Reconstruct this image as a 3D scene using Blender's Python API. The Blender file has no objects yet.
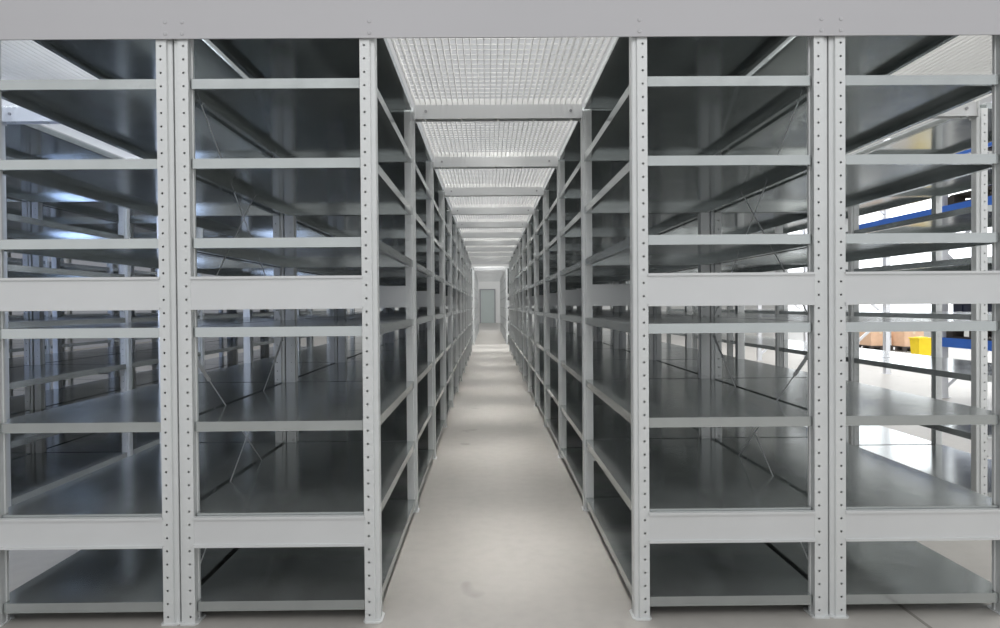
import bpy, math, random
from mathutils import Matrix, Vector
random.seed(4)
scn = bpy.context.scene
COL = scn.collection

# ------------------------------------------------------------------ materials
def mat(name, col, metal=0.0, rough=0.5, var=0.06, scale=6.0, stretch=(1, 1, 1), bump=0.0, spec=0.5):
    m = bpy.data.materials.new(name); m.use_nodes = True
    nt = m.node_tree; N = nt.nodes; L = nt.links
    b = N['Principled BSDF']
    b.inputs['Metallic'].default_value = metal
    b.inputs['Specular IOR Level'].default_value = spec
    tc = N.new('ShaderNodeTexCoord'); mp = N.new('ShaderNodeMapping')
    mp.inputs['Scale'].default_value = stretch
    no = N.new('ShaderNodeTexNoise'); no.inputs['Scale'].default_value = scale
    no.inputs['Detail'].default_value = 4
    L.new(tc.outputs['Object'], mp.inputs['Vector']); L.new(mp.outputs['Vector'], no.inputs['Vector'])
    cr = N.new('ShaderNodeValToRGB')
    cr.color_ramp.elements[0].position = 0.3; cr.color_ramp.elements[1].position = 0.7
    cr.color_ramp.elements[0].color = [c * (1 - var) for c in col] + [1]
    cr.color_ramp.elements[1].color = [min(1, c * (1 + var)) for c in col] + [1]
    L.new(no.outputs['Fac'], cr.inputs['Fac']); L.new(cr.outputs['Color'], b.inputs['Base Color'])
    mr = N.new('ShaderNodeMapRange')
    mr.inputs['To Min'].default_value = max(0.02, rough - 0.05); mr.inputs['To Max'].default_value = rough + 0.05
    L.new(no.outputs['Fac'], mr.inputs['Value']); L.new(mr.outputs['Result'], b.inputs['Roughness'])
    if bump:
        bp = N.new('ShaderNodeBump'); bp.inputs['Strength'].default_value = bump; bp.inputs['Distance'].default_value = 0.004
        L.new(no.outputs['Fac'], bp.inputs['Height']); L.new(bp.outputs['Normal'], b.inputs['Normal'])
    return m

M = {}
M['post'] = mat('painted_steel_post', (0.66, 0.675, 0.675), 0.25, 0.42, 0.03, 5)
M['plate'] = mat('painted_steel_plate', (0.64, 0.65, 0.655), 0.25, 0.42, 0.03, 3)
M['fascia'] = mat('painted_fascia', (0.48, 0.475, 0.492), 0.1, 0.5, 0.025, 1.2)
M['shelf'] = mat('galvanised_shelf', (0.47, 0.497, 0.494), 0.78, 0.17, 0.04, 9)
M['deck'] = mat('galvanised_grating', (0.78, 0.78, 0.77), 0.2, 0.45, 0.03, 9)
M['rod'] = mat('zinc_rod', (0.60, 0.61, 0.62), 0.2, 0.4, 0.05, 20)
M['bolt'] = mat('bolt_steel', (0.30, 0.30, 0.31), 0.8, 0.4, 0.05, 20)
M['wall'] = mat('white_wall', (0.82, 0.82, 0.80), 0, 0.8, 0.015, 0.8)
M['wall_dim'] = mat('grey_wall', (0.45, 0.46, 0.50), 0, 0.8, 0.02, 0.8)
M['joint'] = mat('floor_joint_filler', (0.22, 0.21, 0.19), 0, 0.8, 0.1, 12)
M['white_steel'] = mat('white_rack_steel', (0.74, 0.75, 0.78), 0.1, 0.4, 0.02, 6)
M['blue_steel'] = mat('blue_beam_paint', (0.04, 0.18, 0.72), 0.05, 0.4, 0.05, 6)
M['navy'] = mat('navy_crate_plastic', (0.025, 0.03, 0.06), 0, 0.45, 0.15, 8)
M['violet'] = mat('blue_violet_wrap', (0.10, 0.11, 0.33), 0, 0.35, 0.2, 10, bump=0.5)
M['carton'] = mat('cardboard', (0.70, 0.47, 0.32), 0, 0.8, 0.06, 8)
M['tape'] = mat('packing_tape', (0.72, 0.58, 0.42), 0, 0.4, 0.03, 8)
M['wood'] = mat('dark_pallet_wood', (0.06, 0.05, 0.045), 0, 0.8, 0.2, 5, (1, 8, 1))
M['yellow'] = mat('yellow_plastic', (0.85, 0.62, 0.01), 0, 0.4, 0.05, 8)
M['black'] = mat('black_plastic', (0.015, 0.015, 0.015), 0, 0.5, 0.1, 8)

def floor_material():
    m = bpy.data.materials.new('polished_concrete'); m.use_nodes = True
    nt = m.node_tree; N = nt.nodes; L = nt.links; b = N['Principled BSDF']
    tc = N.new('ShaderNodeTexCoord')
    n1 = N.new('ShaderNodeTexNoise'); n1.inputs['Scale'].default_value = 0.9; n1.inputs['Detail'].default_value = 6
    n2 = N.new('ShaderNodeTexNoise'); n2.inputs['Scale'].default_value = 14; n2.inputs['Detail'].default_value = 5
    n3 = N.new('ShaderNodeTexNoise'); n3.inputs['Scale'].default_value = 3.2; n3.inputs['Detail'].default_value = 2
    for n in (n1, n2, n3): L.new(tc.outputs['Object'], n.inputs['Vector'])
    c1 = N.new('ShaderNodeValToRGB'); e = c1.color_ramp.elements
    e[0].position, e[0].color = 0.32, (0.335, 0.32, 0.297, 1); e[1].position, e[1].color = 0.68, (0.41, 0.395, 0.37, 1)
    L.new(n1.outputs['Fac'], c1.inputs['Fac'])
    c2 = N.new('ShaderNodeValToRGB'); e = c2.color_ramp.elements
    e[0].position, e[0].color = 0.3, (0.94, 0.94, 0.94, 1); e[1].position, e[1].color = 0.6, (1, 1, 1, 1)
    L.new(n2.outputs['Fac'], c2.inputs['Fac'])
    c3 = N.new('ShaderNodeValToRGB'); e = c3.color_ramp.elements      # scattered scuffs
    e[0].position, e[0].color = 0.24, (0.72, 0.71, 0.70, 1); e[1].position, e[1].color = 0.30, (1, 1, 1, 1)
    L.new(n3.outputs['Fac'], c3.inputs['Fac'])
    cur = c1.outputs['Color']
    for c in (c2, c3):
        mx = N.new('ShaderNodeMix'); mx.data_type = 'RGBA'; mx.blend_type = 'MULTIPLY'
        mx.inputs['Factor'].default_value = 1
        L.new(cur, mx.inputs['A']); L.new(c.outputs['Color'], mx.inputs['B']); cur = mx.outputs['Result']
    L.new(cur, b.inputs['Base Color'])
    mr = N.new('ShaderNodeMapRange'); mr.inputs['To Min'].default_value = 0.32; mr.inputs['To Max'].default_value = 0.55
    L.new(n1.outputs['Fac'], mr.inputs['Value']); L.new(mr.outputs['Result'], b.inputs['Roughness'])
    return m
M['door'] = mat('pale_green_door_paint', (0.50, 0.55, 0.53), 0, 0.5, 0.02, 2)
M['floor'] = floor_material()

# ------------------------------------------------------------------ mesh helpers
class MB:
    def __init__(s): s.v = []; s.f = []
    def box(s, x0, x1, y0, y1, z0, z1):
        n = len(s.v)
        s.v += [(x0, y0, z0), (x1, y0, z0), (x1, y1, z0), (x0, y1, z0), (x0, y0, z1), (x1, y0, z1), (x1, y1, z1), (x0, y1, z1)]
        s.f += [tuple(n + i for i in q) for q in ((0, 3, 2, 1), (4, 5, 6, 7), (0, 1, 5, 4), (1, 2, 6, 5), (2, 3, 7, 6), (3, 0, 4, 7))]
        return s
    def bar(s, a, b, r, n=8, r2=None):
        a = Vector(a); b = Vector(b); d = (b - a).normalized()
        u = d.orthogonal().normalized(); w = d.cross(u); r2 = r if r2 is None else r2
        k = len(s.v)
        for p, rr in ((a, r), (b, r2)):
            for i in range(n):
                t = 2 * math.pi * i / n
                s.v.append(tuple(p + (u * math.cos(t) + w * math.sin(t)) * rr))
        for i in range(n):
            j = (i + 1) % n
            s.f.append((k + i, k + j, k + n + j, k + n + i))
        s.f.append(tuple(k + n - 1 - i for i in range(n))); s.f.append(tuple(k + n + i for i in range(n)))
        return s
    def flat(s, a, b, w, t):                       # flat strip from a to b lying in a plane of constant y
        a = Vector(a); b = Vector(b); d = (b - a).normalized()
        y = Vector((0, 1, 0)); n = d.cross(y).normalized()
        k = len(s.v)
        for p in (a, b):
            for q in ((-1, -1), (1, -1), (1, 1), (-1, 1)):
                s.v.append(tuple(p + n * q[0] * w / 2 + y * q[1] * t / 2))
        s.f += [tuple(k + i for i in q) for q in ((3, 2, 1, 0), (4, 5, 6, 7), (0, 1, 5, 4), (1, 2, 6, 5), (2, 3, 7, 6), (3, 0, 4, 7))]
        return s
    def prism(s, poly, z0, z1):                    # vertical prism over a polygon (counter-clockwise)
        k = len(s.v); n = len(poly)
        s.v += [(x, y, z0) for x, y in poly] + [(x, y, z1) for x, y in poly]
        s.f.append(tuple(k + n - 1 - i for i in range(n))); s.f.append(tuple(k + n + i for i in range(n)))
        for i in range(n):
            j = (i + 1) % n; s.f.append((k + i, k + j, k + n + j, k + n + i))
        return s
    def quad(s, *p):
        k = len(s.v); s.v += [tuple(q) for q in p]; s.f.append(tuple(range(k, k + len(p)))); return s
    def mesh(s, name, m):
        me = bpy.data.meshes.new(name); me.from_pydata(s.v, [], s.f); me.materials.append(m); me.validate(); me.update()
        return me

def link(name, me, parent=None, loc=(0, 0, 0), label=None):
    o = bpy.data.objects.new(name, me); COL.objects.link(o); o.location = loc
    if parent is not None: o.parent = parent
    if label: o['label'] = label
    return o
def tag(o, label, cat, group=None):
    o['label'] = label; o['category'] = cat
    if group: o['group'] = group
    o['kind'] = 'thing'
    return o
def thing(name, loc, label, cat, group=None):
    return tag(link(name, None, None, loc), label, cat, group)
def struct(name, me, loc=(0, 0, 0)):
    o = link(name, me, None, loc); o['kind'] = 'structure'; return o

ORD = ('first second third fourth fifth sixth seventh eighth ninth tenth eleventh twelfth').split()

# ------------------------------------------------------------------ camera (fitted to the photograph)
H = 1.27
yaw, pitch, roll = 0.00601, 0.01058, -0.00779
def basis():
    cy, sy = math.cos(yaw), math.sin(yaw); cp, sp = math.cos(pitch), math.sin(pitch); cr, sr = math.cos(roll), math.sin(roll)
    f = Vector((sy * cp, cy * cp, -sp)); r = Vector((cy, -sy, 0)); u = r.cross(f)
    return r * cr + u * sr, u * cr - r * sr, f
r_, u_, f_ = basis()
cd = bpy.data.cameras.new('camera'); cam = bpy.data.objects.new('camera', cd); COL.objects.link(cam)
cam.matrix_world = Matrix(((r_.x, u_.x, -f_.x, 0), (r_.y, u_.y, -f_.y, 0), (r_.z, u_.z, -f_.z, H), (0, 0, 0, 1)))
cd.sensor_width = 36; cd.lens = 21.6; cd.shift_x = 0.00845; cd.shift_y = -0.00217
cd.clip_start = 0.05; cd.clip_end = 200
scn.camera = cam

# ------------------------------------------------------------------ shelving
D, LB = 2.40, 1.28                                 # row front plane, bay length
PW, PD, PH = 0.060, 0.052, 2.46                    # post width, depth, height
LEVELS = (0.084, 0.442, 0.811, 1.191, 1.549, 1.867, 2.185)
LIP = 0.037
TIES = ((0.31, 0.432), (1.262, 1.394))

def post_mesh(flip):
    """upright: a perforated flange on the shelf side, a recessed plain strip on the other; flange at local x 0..0.04"""
    b = MB(); fl, pitch_, hr = 0.040, 0.053, 0.0046
    X = (lambda x: PW - x) if flip else (lambda x: x)
    def Q(*p):
        p = [(X(a), y, z) for a, y, z in p]
        b.quad(*(p[::-1] if flip else p))
    hc = 0.018
    z = 0.004; top = PH; n = int((top - z) // pitch_)
    for i in range(n):
        z0 = z + i * pitch_; z1 = z0 + pitch_; zc = (z0 + z1) / 2
        x0, x1 = hc - hr * 1.5, hc + hr * 1.5; a0, a1 = zc - hr * 1.5, zc + hr * 1.5
        Q((0, 0, z0), (fl, 0, z0), (fl, 0, a0), (0, 0, a0)); Q((0, 0, a1), (fl, 0, a1), (fl, 0, z1), (0, 0, z1))
        Q((0, 0, a0), (x0, 0, a0), (x0, 0, a1), (0, 0, a1)); Q((x1, 0, a0), (fl, 0, a0), (fl, 0, a1), (x1, 0, a1))
        sq = [(x1, zc), (x1, a1), (hc, a1), (x0, a1), (x0, zc), (x0, a0), (hc, a0), (x1, a0)]
        oc = [(hc + hr * math.cos(t * math.pi / 4), zc + hr * math.sin(t * math.pi / 4)) for t in range(8)]
        for k in range(8):
            j = (k + 1) % 8
            Q((sq[k][0], 0, sq[k][1]), (sq[j][0], 0, sq[j][1]), (oc[j][0], 0, oc[j][1]), (oc[k][0], 0, oc[k][1]))
            Q((oc[k][0], 0, oc[k][1]), (oc[j][0], 0, oc[j][1]), (oc[j][0], 0.003, oc[j][1]), (oc[k][0], 0.003, oc[k][1]))
    zt = z + n * pitch_
    Q((0, 0, zt), (fl, 0, zt), (fl, 0, top), (0, 0, top))
    prof = [(fl, 0), (fl + 0.003, 0.009), (PW - 0.004, 0.009), (PW, 0.012), (PW, PD), (PW - 0.018, PD), (PW - 0.018, PD - 0.004), (0.022, PD - 0.004), (0.022, PD), (0.0, PD), (0.0, PD - 0.012), (0.004, PD - 0.014), (0.004, 0.016), (0, 0.014), (0, 0)]
    for (xa, ya), (xb, yb) in zip(prof, prof[1:]):
        Q((xa, ya, z), (xb, yb, z), (xb, yb, top), (xa, ya, top))
    pts = [(x, y, top) for x, y in prof[:-1]] + [(0, 0, top)]
    Q(*pts)
    return b.mesh('post', M['post'])
POST = {False: post_mesh(False), True: post_mesh(True)}

def foot_mesh():
    b = MB(); c = 0.012
    x0, x1, y0, y1 = -0.008, PW + 0.008, -0.009, PD + 0.026
    poly = [(x0 + c, y0), (x1 - c, y0), (x1, y0 + c), (x1, y1 - c), (x1 - c, y1), (x0 + c, y1), (x0, y1 - c), (x0, y0 + c)]
    b.prism(poly, 0, 0.005)
    b.bar((PW / 2, PD + 0.013, 0.005), (PW / 2, PD + 0.013, 0.012), 0.007, 6)
    return b.mesh('foot_plate', M['post'])
def foot_slim(flip):                               # a back-to-back post: the plate stops at the neighbour
    b = MB(); c = 0.01
    x0, x1 = (-0.012, PW + 0.003) if not flip else (-0.003, PW + 0.012)
    y0, y1 = -0.009, PD + 0.026
    poly = [(x0 + c, y0), (x1 - c, y0), (x1, y0 + c), (x1, y1 - c), (x1 - c, y1), (x0 + c, y1), (x0, y1 - c), (x0, y0 + c)]
    b.prism(poly, 0, 0.005); b.bar((PW / 2, PD + 0.013, 0.005), (PW / 2, PD + 0.013, 0.012), 0.007, 6)
    return b.mesh('foot_plate', M['post'])
FOOT = foot_mesh(); FOOT_S = {False: foot_slim(False), True: foot_slim(True)}

def shelf_mesh(w, lip, name, y_end=LB):
    """sheet-steel tray: notched round the posts, edges folded down all round and returned inward"""
    b = MB(); g = 0.012; t = 0.0025
    n0, n1 = PW + 0.003, w - PW - 0.003            # tongue between the posts
    ys, yn, ye = 0.016, PD + 0.004, y_end - 0.010
    a0, a1 = g, w - g
    poly = [(n0, ys), (n1, ys), (n1, yn), (a1, yn), (a1, ye), (a0, ye), (a0, yn), (n0, yn)]
    b.prism(poly, -t, 0)
    for (xa, ya), (xb, yb) in zip(poly, poly[1:] + poly[:1]):
        if abs(xa - xb) < 1e-6:
            s = 1 if (xa < w / 2) else -1
            lp = lip * 1.02 if abs(ya - yb) > 0.2 else lip
            b.box(min(xa, xa + s * t), max(xa, xa + s * t), min(ya, yb), max(ya, yb), -lp, -t)
            if abs(ya - yb) > 0.2: b.box(min(xa, xa + s * 0.024), max(xa, xa + s * 0.024), min(ya, yb), max(ya, yb), -lp - t, -lp)
        else:
            s = 1 if ya < y_end / 2 else -1
            b.box(min(xa, xb), max(xa, xb), min(ya, ya + s * t), max(ya, ya + s * t), -lip, -t)
            if abs(xa - xb) > 0.2: b.box(min(xa, xb), max(xa, xb), min(ya, ya + s * 0.016), max(ya, ya + s * 0.016), -lip - t, -lip)
    return b.mesh(name, M['shelf'])

def tie_mesh(w, h):
    b = MB(); x0, x1 = PW - 0.002, w - PW + 0.002
    b.box(x0, x1, 0.001, 0.004, 0.008, h - 0.008)
    b.box(x0, x1, -0.007, 0.013, h - 0.010, h)     # folded edges
    b.box(x0, x1, -0.007, 0.013, 0, 0.010)
    for x in (x0, x1 - 0.012):                     # hooked end lugs
        for k in range(3):
            b.box(x, x + 0.012, 0.004, 0.014, h * (0.2 + 0.25 * k), h * (0.2 + 0.25 * k) + 0.014)
    return b.mesh('tie_plate', M['plate'])
def brace_meshes(z0, z1, x, rising):
    y0, y1 = PD, LB - 0.03
    a, c = ((x, y0, z0), (x, y1, z1)) if rising else ((x, y0, z1), (x, y1, z0))
    rod = MB().bar(a, c, 0.0028, 6).mesh('brace_rod', M['rod'])
    A, C = Vector(a), Vector(c)
    p, q = (A.lerp(C, 0.84), A.lerp(C, 0.95)) if rising else (A.lerp(C, 0.05), A.lerp(C, 0.16))
    tb = MB(); d = (q - p).normalized(); s = Vector((1, 0, 0)).cross(d) * 0.007
    tb.bar(p + s, q + s, 0.003, 6); tb.bar(p - s, q - s, 0.003, 6)
    tb.bar(p - d * 0.008, p + d * 0.01, 0.009, 6); tb.bar(q - d * 0.01, q + d * 0.008, 0.009, 6)
    return rod, tb.mesh('turnbuckle', M['rod'])

CACHE = {}
def bay(x0, w, y, aisle_at_high_x, label, group, braced=False, end=False):
    """one shelving bay; x0 = its low-x edge, aisle_at_high_x: which long edge faces its aisle"""
    key = (round(w, 4), aisle_at_high_x)
    if key not in CACHE:
        bx = 0.012 if aisle_at_high_x else w - 0.012
        CACHE[key] = dict(shelf=shelf_mesh(w, LIP, 'shelf'), top=shelf_mesh(w, 0.034, 'top_panel'),
                          ties=[tie_mesh(w, b - a) for a, b in TIES],
                          br=[brace_meshes(z0, z1, bx, r) for z0, z1 in ((0.10, 1.12), (1.14, 2.30)) for r in (True, False)])
    c = CACHE[key]
    t = thing('shelving_bay', (x0, y, 0), label, 'shelving', group)
    for yy in ([0, LB] if end else [0]):
        for k in (0, 1):                           # post at low x (flange towards +x), post at high x
            low = k == 0
            p = link('post', POST[low], t, (0 if low else w - PW, yy, 0))
            back = low == aisle_at_high_x
            link('foot_plate', FOOT_S[low] if back else FOOT, p)
        for (za, zb), me in zip(TIES, c['ties']):
            q = link('tie_plate', me, t, (0, yy, za))
    for z in LEVELS: link('shelf', c['shelf'], t, (0, 0, z))
    link('top_panel', c['top'], t, (0, 0, 2.499))
    if braced:
        for i, (rod, tb) in enumerate(c['br']):
            r = link('brace_rod', rod, t)
            if i < 2: link('turnbuckle', tb, r)
    return t

ROWS = [  # low-x edge, width, aisle at high x, first bay, bays, phrase, group
    (-1.244, 0.801, True, 0, 11, 'lining the central aisle on the dim side'),
    (-2.024, 0.774, False, 0, 11, 'backing onto the dim side aisle row'),
    (-3.750, 0.780, True, 0, 8, 'across the dim side passage, facing it'),
    (-4.520, 0.758, False, 0, 8, 'behind the row across the dim passage'),
    (-6.280, 0.780, True, 0, 7, 'beyond the second dim passage'),
    (-7.050, 0.758, False, 0, 7, 'farther off, deepest on the dim side'),
    (0.583, 0.787, False, 0, 11, 'lining the central aisle on the bright side'),
    (1.376, 0.754, True, 0, 11, 'backing onto the bright side aisle row'),
    (3.020, 0.760, False, 1, 5, 'standing alone by the bright open hall'),
]
for x0, w, hi, k0, n, phrase in ROWS:
    for k in range(k0, k0 + n):
        bay(x0, w, D + k * LB, hi, f'{ORD[k - k0]} grey shelving bay from the front, {phrase}', 'shelving bays ' + phrase,
            braced='lining' in phrase and (k - k0) % 3 == 0, end=k == k0 + n - 1)
Y2 = D + 11 * LB + 3.0                             # a second block beyond the cross passage
for x0, w, hi, side in ((-1.244, 0.801, True, 'dim'), (0.583, 0.787, False, 'bright')):
    for k in range(7):
        bay(x0, w, Y2 + k * LB, hi, f'{ORD[k]} distant shelving bay beyond the cross passage on the {side} side of the aisle',
            f'shelving bays beyond the cross passage on the {side} side', end=k == 6)

# ------------------------------------------------------------------ walkway deck: gratings, cross beams, fascia
def grating_mesh(w):
    b = MB(); y0, y1 = 0.012, LB - 0.012; h = 0.038
    n = int(w / 0.033); 
    for i in range(n + 1):
        x = 0.004 + (w - 0.008) * i / n
        b.box(x - 0.0014, x + 0.0014, y0, y1, 0, h)
    m = 21
    for j in range(m + 1):
        y = y0 + 0.003 + (y1 - y0 - 0.006) * j / m
        b.bar((0.002, y, h - 0.004), (w - 0.002, y, h - 0.004), 0.003, 4)
    b.box(0, w, y0, y0 + 0.004, 0, h); b.box(0, w, y1 - 0.004, y1, 0, h)
    return b.mesh('grating_panel', M['deck'])
def cross_mesh(w):
    b = MB(); d = 0.06; h = 0.085; t = 0.004
    b.box(0, w, -d / 2, -d / 2 + t, 0, h); b.box(0, w, d / 2 - t, d / 2, 0, h); b.box(0, w, -d / 2 + t, d / 2 - t, h - t, h)
    for i in range(5):
        x = w * (0.06 + 0.22 * i); b.box(x - 0.008, x + 0.008, -d / 2 + t, d / 2 - t, 0.0, h - t)
    b.box(0, 0.005, -d / 2 - 0.012, d / 2, -0.01, h); b.box(w - 0.005, w, -d / 2 - 0.012, d / 2, -0.01, h)
    return b.mesh('cross_beam', M['plate'])
AISLES = [(-0.440, 0.585, 11, 0, 'central aisle', D), (-2.967, -2.027, 8, 0, 'dim side passage', D),
          (-5.497, -4.523, 7, 0, 'second dim passage', D), (2.133, 3.017, 6, 0, 'bright side passage', D),
          (-0.440, 0.585, 7, 1, 'aisle past the cross passage', Y2)]
BB = MB().bar((0, 0.002, 0), (0, -0.006, 0), 0.009, 6).mesh('bolt', M['bolt'])
for xa, xb, n, k0, nm, yb in AISLES:
    w = xb - xa; gm, cm = grating_mesh(w), cross_mesh(w)
    for k in range(n):
        tag(link('grating_panel', gm, None, (xa, yb + k * LB + 0.028 - 0.0, 2.500)), f'{ORD[k]} steel grating walkway panel from the front, over the {nm}', 'grating', 'grating panels over the ' + nm)
    for k in range(0 if k0 else 1, n + 1):
        c = tag(link('cross_beam', cm, None, (xa, yb + k * LB + 0.028, 2.412)), f'{ORD[k - (0 if k0 else 1)]} pale steel cross beam from the front, spanning above the {nm}', 'beam', 'cross beams above the ' + nm)
        if k < 6:
            for x in (0.07, w - 0.07): link('bolt', BB, c, (x, -0.031, 0.045))

def fascia():
    b = MB(); x0, x1 = -3.4, 3.6; y = D - 0.012
    b.box(x0, x1, y, y + 0.006, 2.333, 2.66)
    b.box(x0, x1, y + 0.006, y + 0.010, 2.655, 2.66)
    o = tag(link('fascia_beam', b.mesh('fascia_beam', M['fascia']), None), 'long pale grey steel fascia beam across the tops of the front posts', 'beam')
    me = MB().bar((0, 0, 0), (0, -0.0025, 0), 0.009, 8, 0.006).mesh('bolt', M['fascia'])
    for px in (-1.265, -1.199, 1.334, 1.412, -0.46, 0.61):
        for z in (2.353, 2.398): link('bolt', me, o, (px, y, z))
fascia()

# ------------------------------------------------------------------ bright side hall: pallet racking and goods
def prack_frame(t, y, x0, x1, h, name='upright_frame'):
    b = MB(); pw = 0.09
    for x in (x0, x1 - pw):
        b.box(x, x + pw, y, y + 0.004, 0, h); b.box(x, x + 0.004, y, y + 0.07, 0, h); b.box(x + pw - 0.004, x + pw, y, y + 0.07, 0, h)
        b.box(x - 0.02, x + pw + 0.02, y - 0.02, y + 0.09, 0, 0.008)
    o = link(name, b.mesh(name, M['white_steel']), t)
    z = 0.15; k = 0
    while z + 0.9 <= h:
        a, c = (x0 + pw, x1 - pw) if k % 2 == 0 else (x1 - pw, x0 + pw)
        link('brace', MB().flat((a, y + 0.035, z), (c, y + 0.035, z + 0.85), 0.04, 0.03).mesh('brace', M['white_steel']), o)
        z += 0.9; k += 1
def prack(y0, L, x0, x1, h, levels, label, last=False):
    t = thing('pallet_rack', (0, 0, 0), label, 'rack', 'pallet racking in the bright hall')
    prack_frame(t, y0, x0, x1, h)
    if last: prack_frame(t, y0 + L, x0, x1, h)
    for z in levels:
        for x in (x0 + 0.0, x1 - 0.05):
            link('beam', MB().box(x, x + 0.05, y0 + 0.075, y0 + L - 0.005, z - 0.12, z).mesh('beam', M['blue_steel']), t, label='blue steel load beam')
PX0, PX1 = 6.0, 7.14
prack(5.2, 2.7, PX0, PX1, 4.2, (0.80, 2.53, 3.25), 'white pallet rack bay with blue beams, stacked with navy crates, in the bright hall')
prack(7.9, 2.7, PX0, PX1, 4.2, (2.53, 3.25), 'white pallet rack bay with blue beams, empty at floor level, behind the crate-filled bay')
prack(10.6, 2.7, PX0, PX1, 4.2, (2.53,), 'farthest white pallet rack bay, with a single pair of blue beams', True)

def pallet_mesh(lx, ly):
    b = MB()
    for i in range(5):
        x = lx * (0.02 + 0.205 * i); b.box(x, x + lx * 0.15, 0, ly, 0.11, 0.13)
    for j in range(3):
        y = ly * (0, 0.44, 0.88)[j]; b.box(0, lx, y, y + ly * 0.12, 0.09, 0.11); 
        for i in range(3):
            x = lx * (0, 0.43, 0.86)[i]; b.box(x, x + lx * 0.14, y, y + ly * 0.12, 0.02, 0.09)
    for i in range(3):
        x = lx * (0, 0.43, 0.86)[i]; b.box(x, x + lx * 0.14, 0, ly, 0, 0.02)
    return b.mesh('pallet', M['wood'])
PAL = pallet_mesh(1.1, 0.85)
def crate_mesh(lx, ly, h):
    b = MB(); t = 0.03
    b.box(0, lx, 0, ly, 0, 0.03); b.box(0, t, 0, ly, 0.03, h); b.box(lx - t, lx, 0, ly, 0.03, h); b.box(t, lx - t, 0, t, 0.03, h); b.box(t, lx - t, ly - t, ly, 0.03, h)
    b.box(-0.015, lx + 0.015, -0.015, 0, h - 0.05, h); b.box(-0.015, lx + 0.015, ly, ly + 0.015, h - 0.05, h); b.box(-0.015, 0, 0, ly, h - 0.05, h); b.box(lx, lx + 0.015, 0, ly, h - 0.05, h)
    for i in range(4):
        y = ly * (0.2 + 0.2 * i); b.box(-0.01, 0, y - 0.01, y + 0.01, 0.03, h - 0.05)
    return b.mesh('crate', M['navy'])
CR = crate_mesh(1.0, 0.75, 0.36)
for j, (yy, w1) in enumerate(((5.285, 'nearer the front'), (6.14, 'in the middle'), (6.995, 'beside the white upright'))):
    tag(link('pallet', PAL, None, (PX0 + 0.02, yy, 0.80)), f'dark wooden pallet on the lower blue beams, {w1}', 'pallet', 'pallets on the pallet rack')
    for s, w2 in ((0, 'lower'), (1, 'upper')):
        tag(link('crate', CR, None, (PX0 + 0.07, yy + 0.05, 0.93 + s * 0.362)), f'{w2} navy plastic crate on the pallet {w1} of the blue-beamed rack', 'crate', 'navy crates on the pallet rack')
def bundle_mesh(l, r):
    b = MB(); n = 12; rings = 7; k = 0
    for i in range(rings):
        u = i / (rings - 1); s = r * (0.55 + 0.45 * math.sin(math.pi * min(1, max(0, u)) ) ** 0.5)
        for a in range(n):
            t = 2 * math.pi * a / n; rr = s * (1 + 0.08 * math.sin(3 * t + 5 * u))
            b.v.append((math.cos(t) * rr * 1.3, u * l, max(0.0, r * 0.62 + math.sin(t) * rr * 0.75)))
    for i in range(rings - 1):
        for a in range(n):
            c = (a + 1) % n; b.f.append((i * n + a, (i + 1) * n + a, (i + 1) * n + c, i * n + c))
    b.f.append(tuple(range(n))); b.f.append(tuple((rings - 1) * n + n - 1 - a for a in range(n)))
    return b.mesh('wrapped_bundle', M['violet'])
BU = bundle_mesh(0.75, 0.30)
PL2 = pallet_mesh(1.1, 0.85)
for j, (yy, z, w) in enumerate(((7.05, 3.25, 'on the top blue beams beside the white upright'), (6.1, 3.25, 'on the top blue beams, further along'), (7.0, 2.53, 'on the middle blue beams beside the white upright'), (6.1, 2.53, 'on the middle blue beams, further along'))):
    tag(link('pallet', PL2, None, (PX0 + 0.02, yy - 0.03, z)), f'dark pallet under a violet bundle {w}', 'pallet', 'pallets on the pallet rack')
    tag(link('wrapped_bundle', BU, None, (PX0 + 0.5, yy, z + 0.131)), f'violet film-wrapped bundle {w}', 'bundle', 'wrapped bundles on the pallet rack')

def carton(x, y, z, s, label):
    h = s * 0.9
    t = tag(link('carton', MB().box(-s / 2, s / 2, -s / 2, s / 2, 0, h).mesh('carton', M['carton']), None, (x, y, z)), label, 'carton', 'cartons by the far wall')
    link('tape', MB().box(-0.03, 0.03, -s / 2 - 0.002, s / 2 + 0.002, h, h + 0.002).box(-0.03, 0.03, -s / 2 - 0.002, -s / 2, h * 0.7, h).mesh('tape', M['tape']), t)
PAL3 = pallet_mesh(0.6, 0.6)
for x, y, w in ((10.35, 16.0, 'apart from the yellow tub'), (10.95, 15.6, 'next to the yellow tub')):
    tag(link('pallet', PAL3, None, (x - 0.3, y - 0.3, 0)), f'small dark wooden pallet on the floor under the carton {w}', 'pallet', 'pallets on the hall floor')
    carton(x, y, 0.13, 0.5, f'brown cardboard carton on a small pallet, {w}')
def tub():
    x, y = 9.93, 13.7
    t = thing('yellow_tub', (x, y, 0), 'bright yellow lidded plastic tub on the hall floor beside the cartons', 'tub')
    b = MB(); w0, w1, h = 0.13, 0.155, 0.43
    k = 0; n = 4; b.v += [(-w0, -w0, 0), (w0, -w0, 0), (w0, w0, 0), (-w0, w0, 0), (-w1, -w1, h), (w1, -w1, h), (w1, w1, h), (-w1, w1, h)]
    b.f += [(0, 3, 2, 1), (4, 5, 6, 7), (0, 1, 5, 4), (1, 2, 6, 5), (2, 3, 7, 6), (3, 0, 4, 7)]
    link('body', b.mesh('body', M['yellow']), t)
    link('lid', MB().box(-w1 - 0.015, w1 + 0.015, -w1 - 0.015, w1 + 0.015, h, h + 0.03).box(-0.09, 0.09, -0.09, 0.09, h + 0.03, h + 0.045).mesh('lid', M['yellow']), t)
tub()

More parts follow.
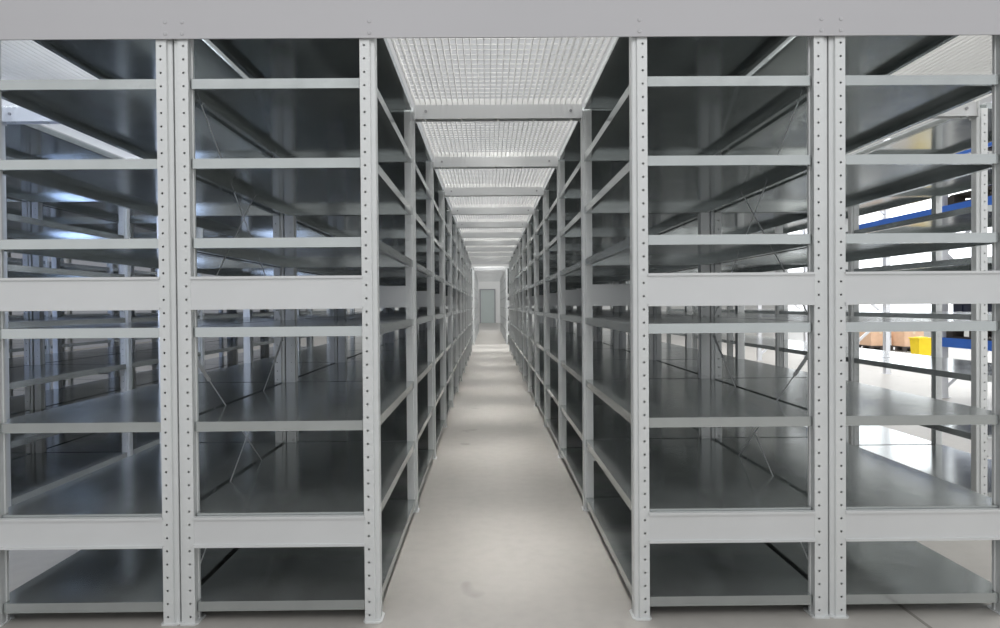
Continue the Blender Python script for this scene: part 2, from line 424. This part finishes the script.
# ------------------------------------------------------------------ setting
struct('floor', MB().box(-13, 15, -8, 44.2, -0.2, 0).mesh('floor', M['floor']))
struct('trim_1', MB().box(1.709, 1.723, -8, 44, 0.0, 0.0012).mesh('trim_1', M['joint']))
struct('wall_back', MB().box(-13, 15, 44, 44.2, 0, 6).mesh('wall_back', M['wall']))
struct('wall_right', MB().box(15, 15.2, -2, 44.2, 0, 6).mesh('wall_right', M['wall']))
def fill_panel():  # glowing panel with mullions, added to brighten the shelf undersides
    m = bpy.data.materials.new('fill_panel_glow'); m.use_nodes = True
    b = m.node_tree.nodes['Principled BSDF']; b.inputs['Base Color'].default_value = (0.8, 0.85, 0.9, 1)
    b.inputs['Roughness'].default_value = 0.2
    b.inputs['Emission Color'].default_value = (0.95, 0.98, 1, 1); b.inputs['Emission Strength'].default_value = 2.9
    o = struct('fill_panel_1', MB().box(14.93, 14.97, 0.0, 30.0, 0.7, 5.4).mesh('fill_panel_1', m))
    f = MB()
    for i in range(13): f.box(14.88, 14.93, 2.5 * i - 0.04, 2.5 * i + 0.04, 0.7, 5.4)
    for z in (0.66, 2.2, 3.8, 5.4): f.box(14.87, 14.93, -0.04, 30.04, z, z + 0.06)
    link('fill_panel_frame', f.mesh('fill_panel_frame', M['white_steel']), o)
fill_panel()
def door():
    d = struct('door_1', MB().box(-0.52, 0.48, 43.93, 43.99, 0, 2.4).mesh('door_1', M['door']))
    link('door_frame', MB().box(-0.60, -0.52, 43.90, 44, 0, 2.48).box(0.48, 0.56, 43.90, 44, 0, 2.48).box(-0.52, 0.48, 43.90, 44, 2.4, 2.48).mesh('door_frame', M['bolt']), d)
    link('door_handle', MB().box(0.34, 0.42, 43.88, 43.93, 1.0, 1.03).mesh('door_handle', M['bolt']), d)
door()
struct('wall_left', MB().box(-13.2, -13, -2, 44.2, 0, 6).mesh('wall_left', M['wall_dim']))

# ------------------------------------------------------------------ light
def area(name, loc, sx, sy, power, col=(1, 1, 1), spread=math.pi, rot=(0, 0, 0)):
    l = bpy.data.lights.new(name, 'AREA'); l.shape = 'RECTANGLE'; l.size = sx; l.size_y = sy; l.energy = power; l.color = col; l.spread = spread
    o = bpy.data.objects.new(name, l); COL.objects.link(o); o.location = loc; o.rotation_euler = rot
    return o
for k in range(14):                                # lamps hung over the central aisle
    area('aisle_strip_light', (0.075, 3.1 + 2.0 * k, 4.8), 0.35, 1.3, 33, (1, 0.985, 0.95), math.radians(120))
    area('aisle_downlight', (0.075, 3.1 + 2.0 * k, 3.0), 0.4, 0.8, 3.6, (1, 0.98, 0.95), math.radians(34))
for k in range(5):
    area('passage_strip_light', (-2.49, 3.1 + 2.2 * k, 3.7), 0.35, 1.4, 34, (0.82, 0.89, 1), math.radians(150))
    area('passage_strip_light', (-5.0, 3.1 + 2.2 * k, 3.7), 0.35, 1.4, 34, (0.50, 0.64, 1), math.radians(150))
    area('passage_strip_light', (2.56, 3.1 + 2.2 * k, 3.7), 0.35, 1.4, 10, (1, 0.99, 0.97), math.radians(150))
for x, e, c in ((-2.49, 10, (0.50, 0.64, 1)), (-5.0, 22, (0.42, 0.58, 1)), (2.57, 3, (1, 0.99, 0.97))):
    area('passage_fill', (x, 2.62, 1.6), 0.5, 1.3, e, c, math.radians(170), (math.radians(90), 0, 0))  # unseen fill added inside the passages to brighten the post fronts
area('front_fill', (0, -1.6, 4.6), 9, 3, 140, (1, 0.99, 0.98))  # overhead fill added to lift the front floor and lower shelf lips
for y in (3, 9, 15):
    area('hall_light', (7.5, y, 5.8), 4, 3, 380, (1, 0.99, 0.97))

w = bpy.data.worlds.new('hall_sky'); scn.world = w; w.use_nodes = True
nt = w.node_tree; bg = nt.nodes['Background']; bg.inputs['Color'].default_value = (0.97, 0.985, 1.0, 1)
# fill put into the sky: brighter low band behind the camera, softer overhead
NN = nt.nodes; LL = nt.links
def math_node(op, a, b=None):
    n = NN.new('ShaderNodeMath'); n.operation = op
    for k, v in enumerate((a, b)):
        if v is None: continue
        if isinstance(v, (int, float)): n.inputs[k].default_value = v
        else: LL.new(v, n.inputs[k])
    return n.outputs[0]
def ramp(v, a, b, c, d):
    n = NN.new('ShaderNodeMapRange'); n.interpolation_type = 'SMOOTHSTEP'; LL.new(v, n.inputs['Value'])
    for k, q in zip(('From Min', 'From Max', 'To Min', 'To Max'), (a, b, c, d)): n.inputs[k].default_value = q
    return n.outputs['Result']
tc = NN.new('ShaderNodeTexCoord'); sx = NN.new('ShaderNodeSeparateXYZ'); LL.new(tc.outputs['Generated'], sx.inputs[0])
front = ramp(math_node('MULTIPLY', sx.outputs['Y'], -1.0), 0.0, 0.8, 0.0, 1.0)
band = math_node('SUBTRACT', 1.0, ramp(math_node('ABSOLUTE', math_node('SUBTRACT', sx.outputs['Z'], 0.05)), 0.1, 0.5, 0.0, 1.0))
up = ramp(sx.outputs['Z'], 0.1, 0.7, 0.42, 0.72)
LL.new(math_node('ADD', up, math_node('MULTIPLY', math_node('MULTIPLY', front, band), 0.66)), bg.inputs['Strength'])

scn.view_settings.view_transform = 'Standard'; scn.view_settings.look = 'None'
scn.view_settings.exposure = -0.13; scn.view_settings.gamma = 1.0; scn.view_settings.use_curve_mapping = False
scn.cycles.max_bounces = 14; scn.cycles.diffuse_bounces = 6; scn.cycles.glossy_bounces = 10
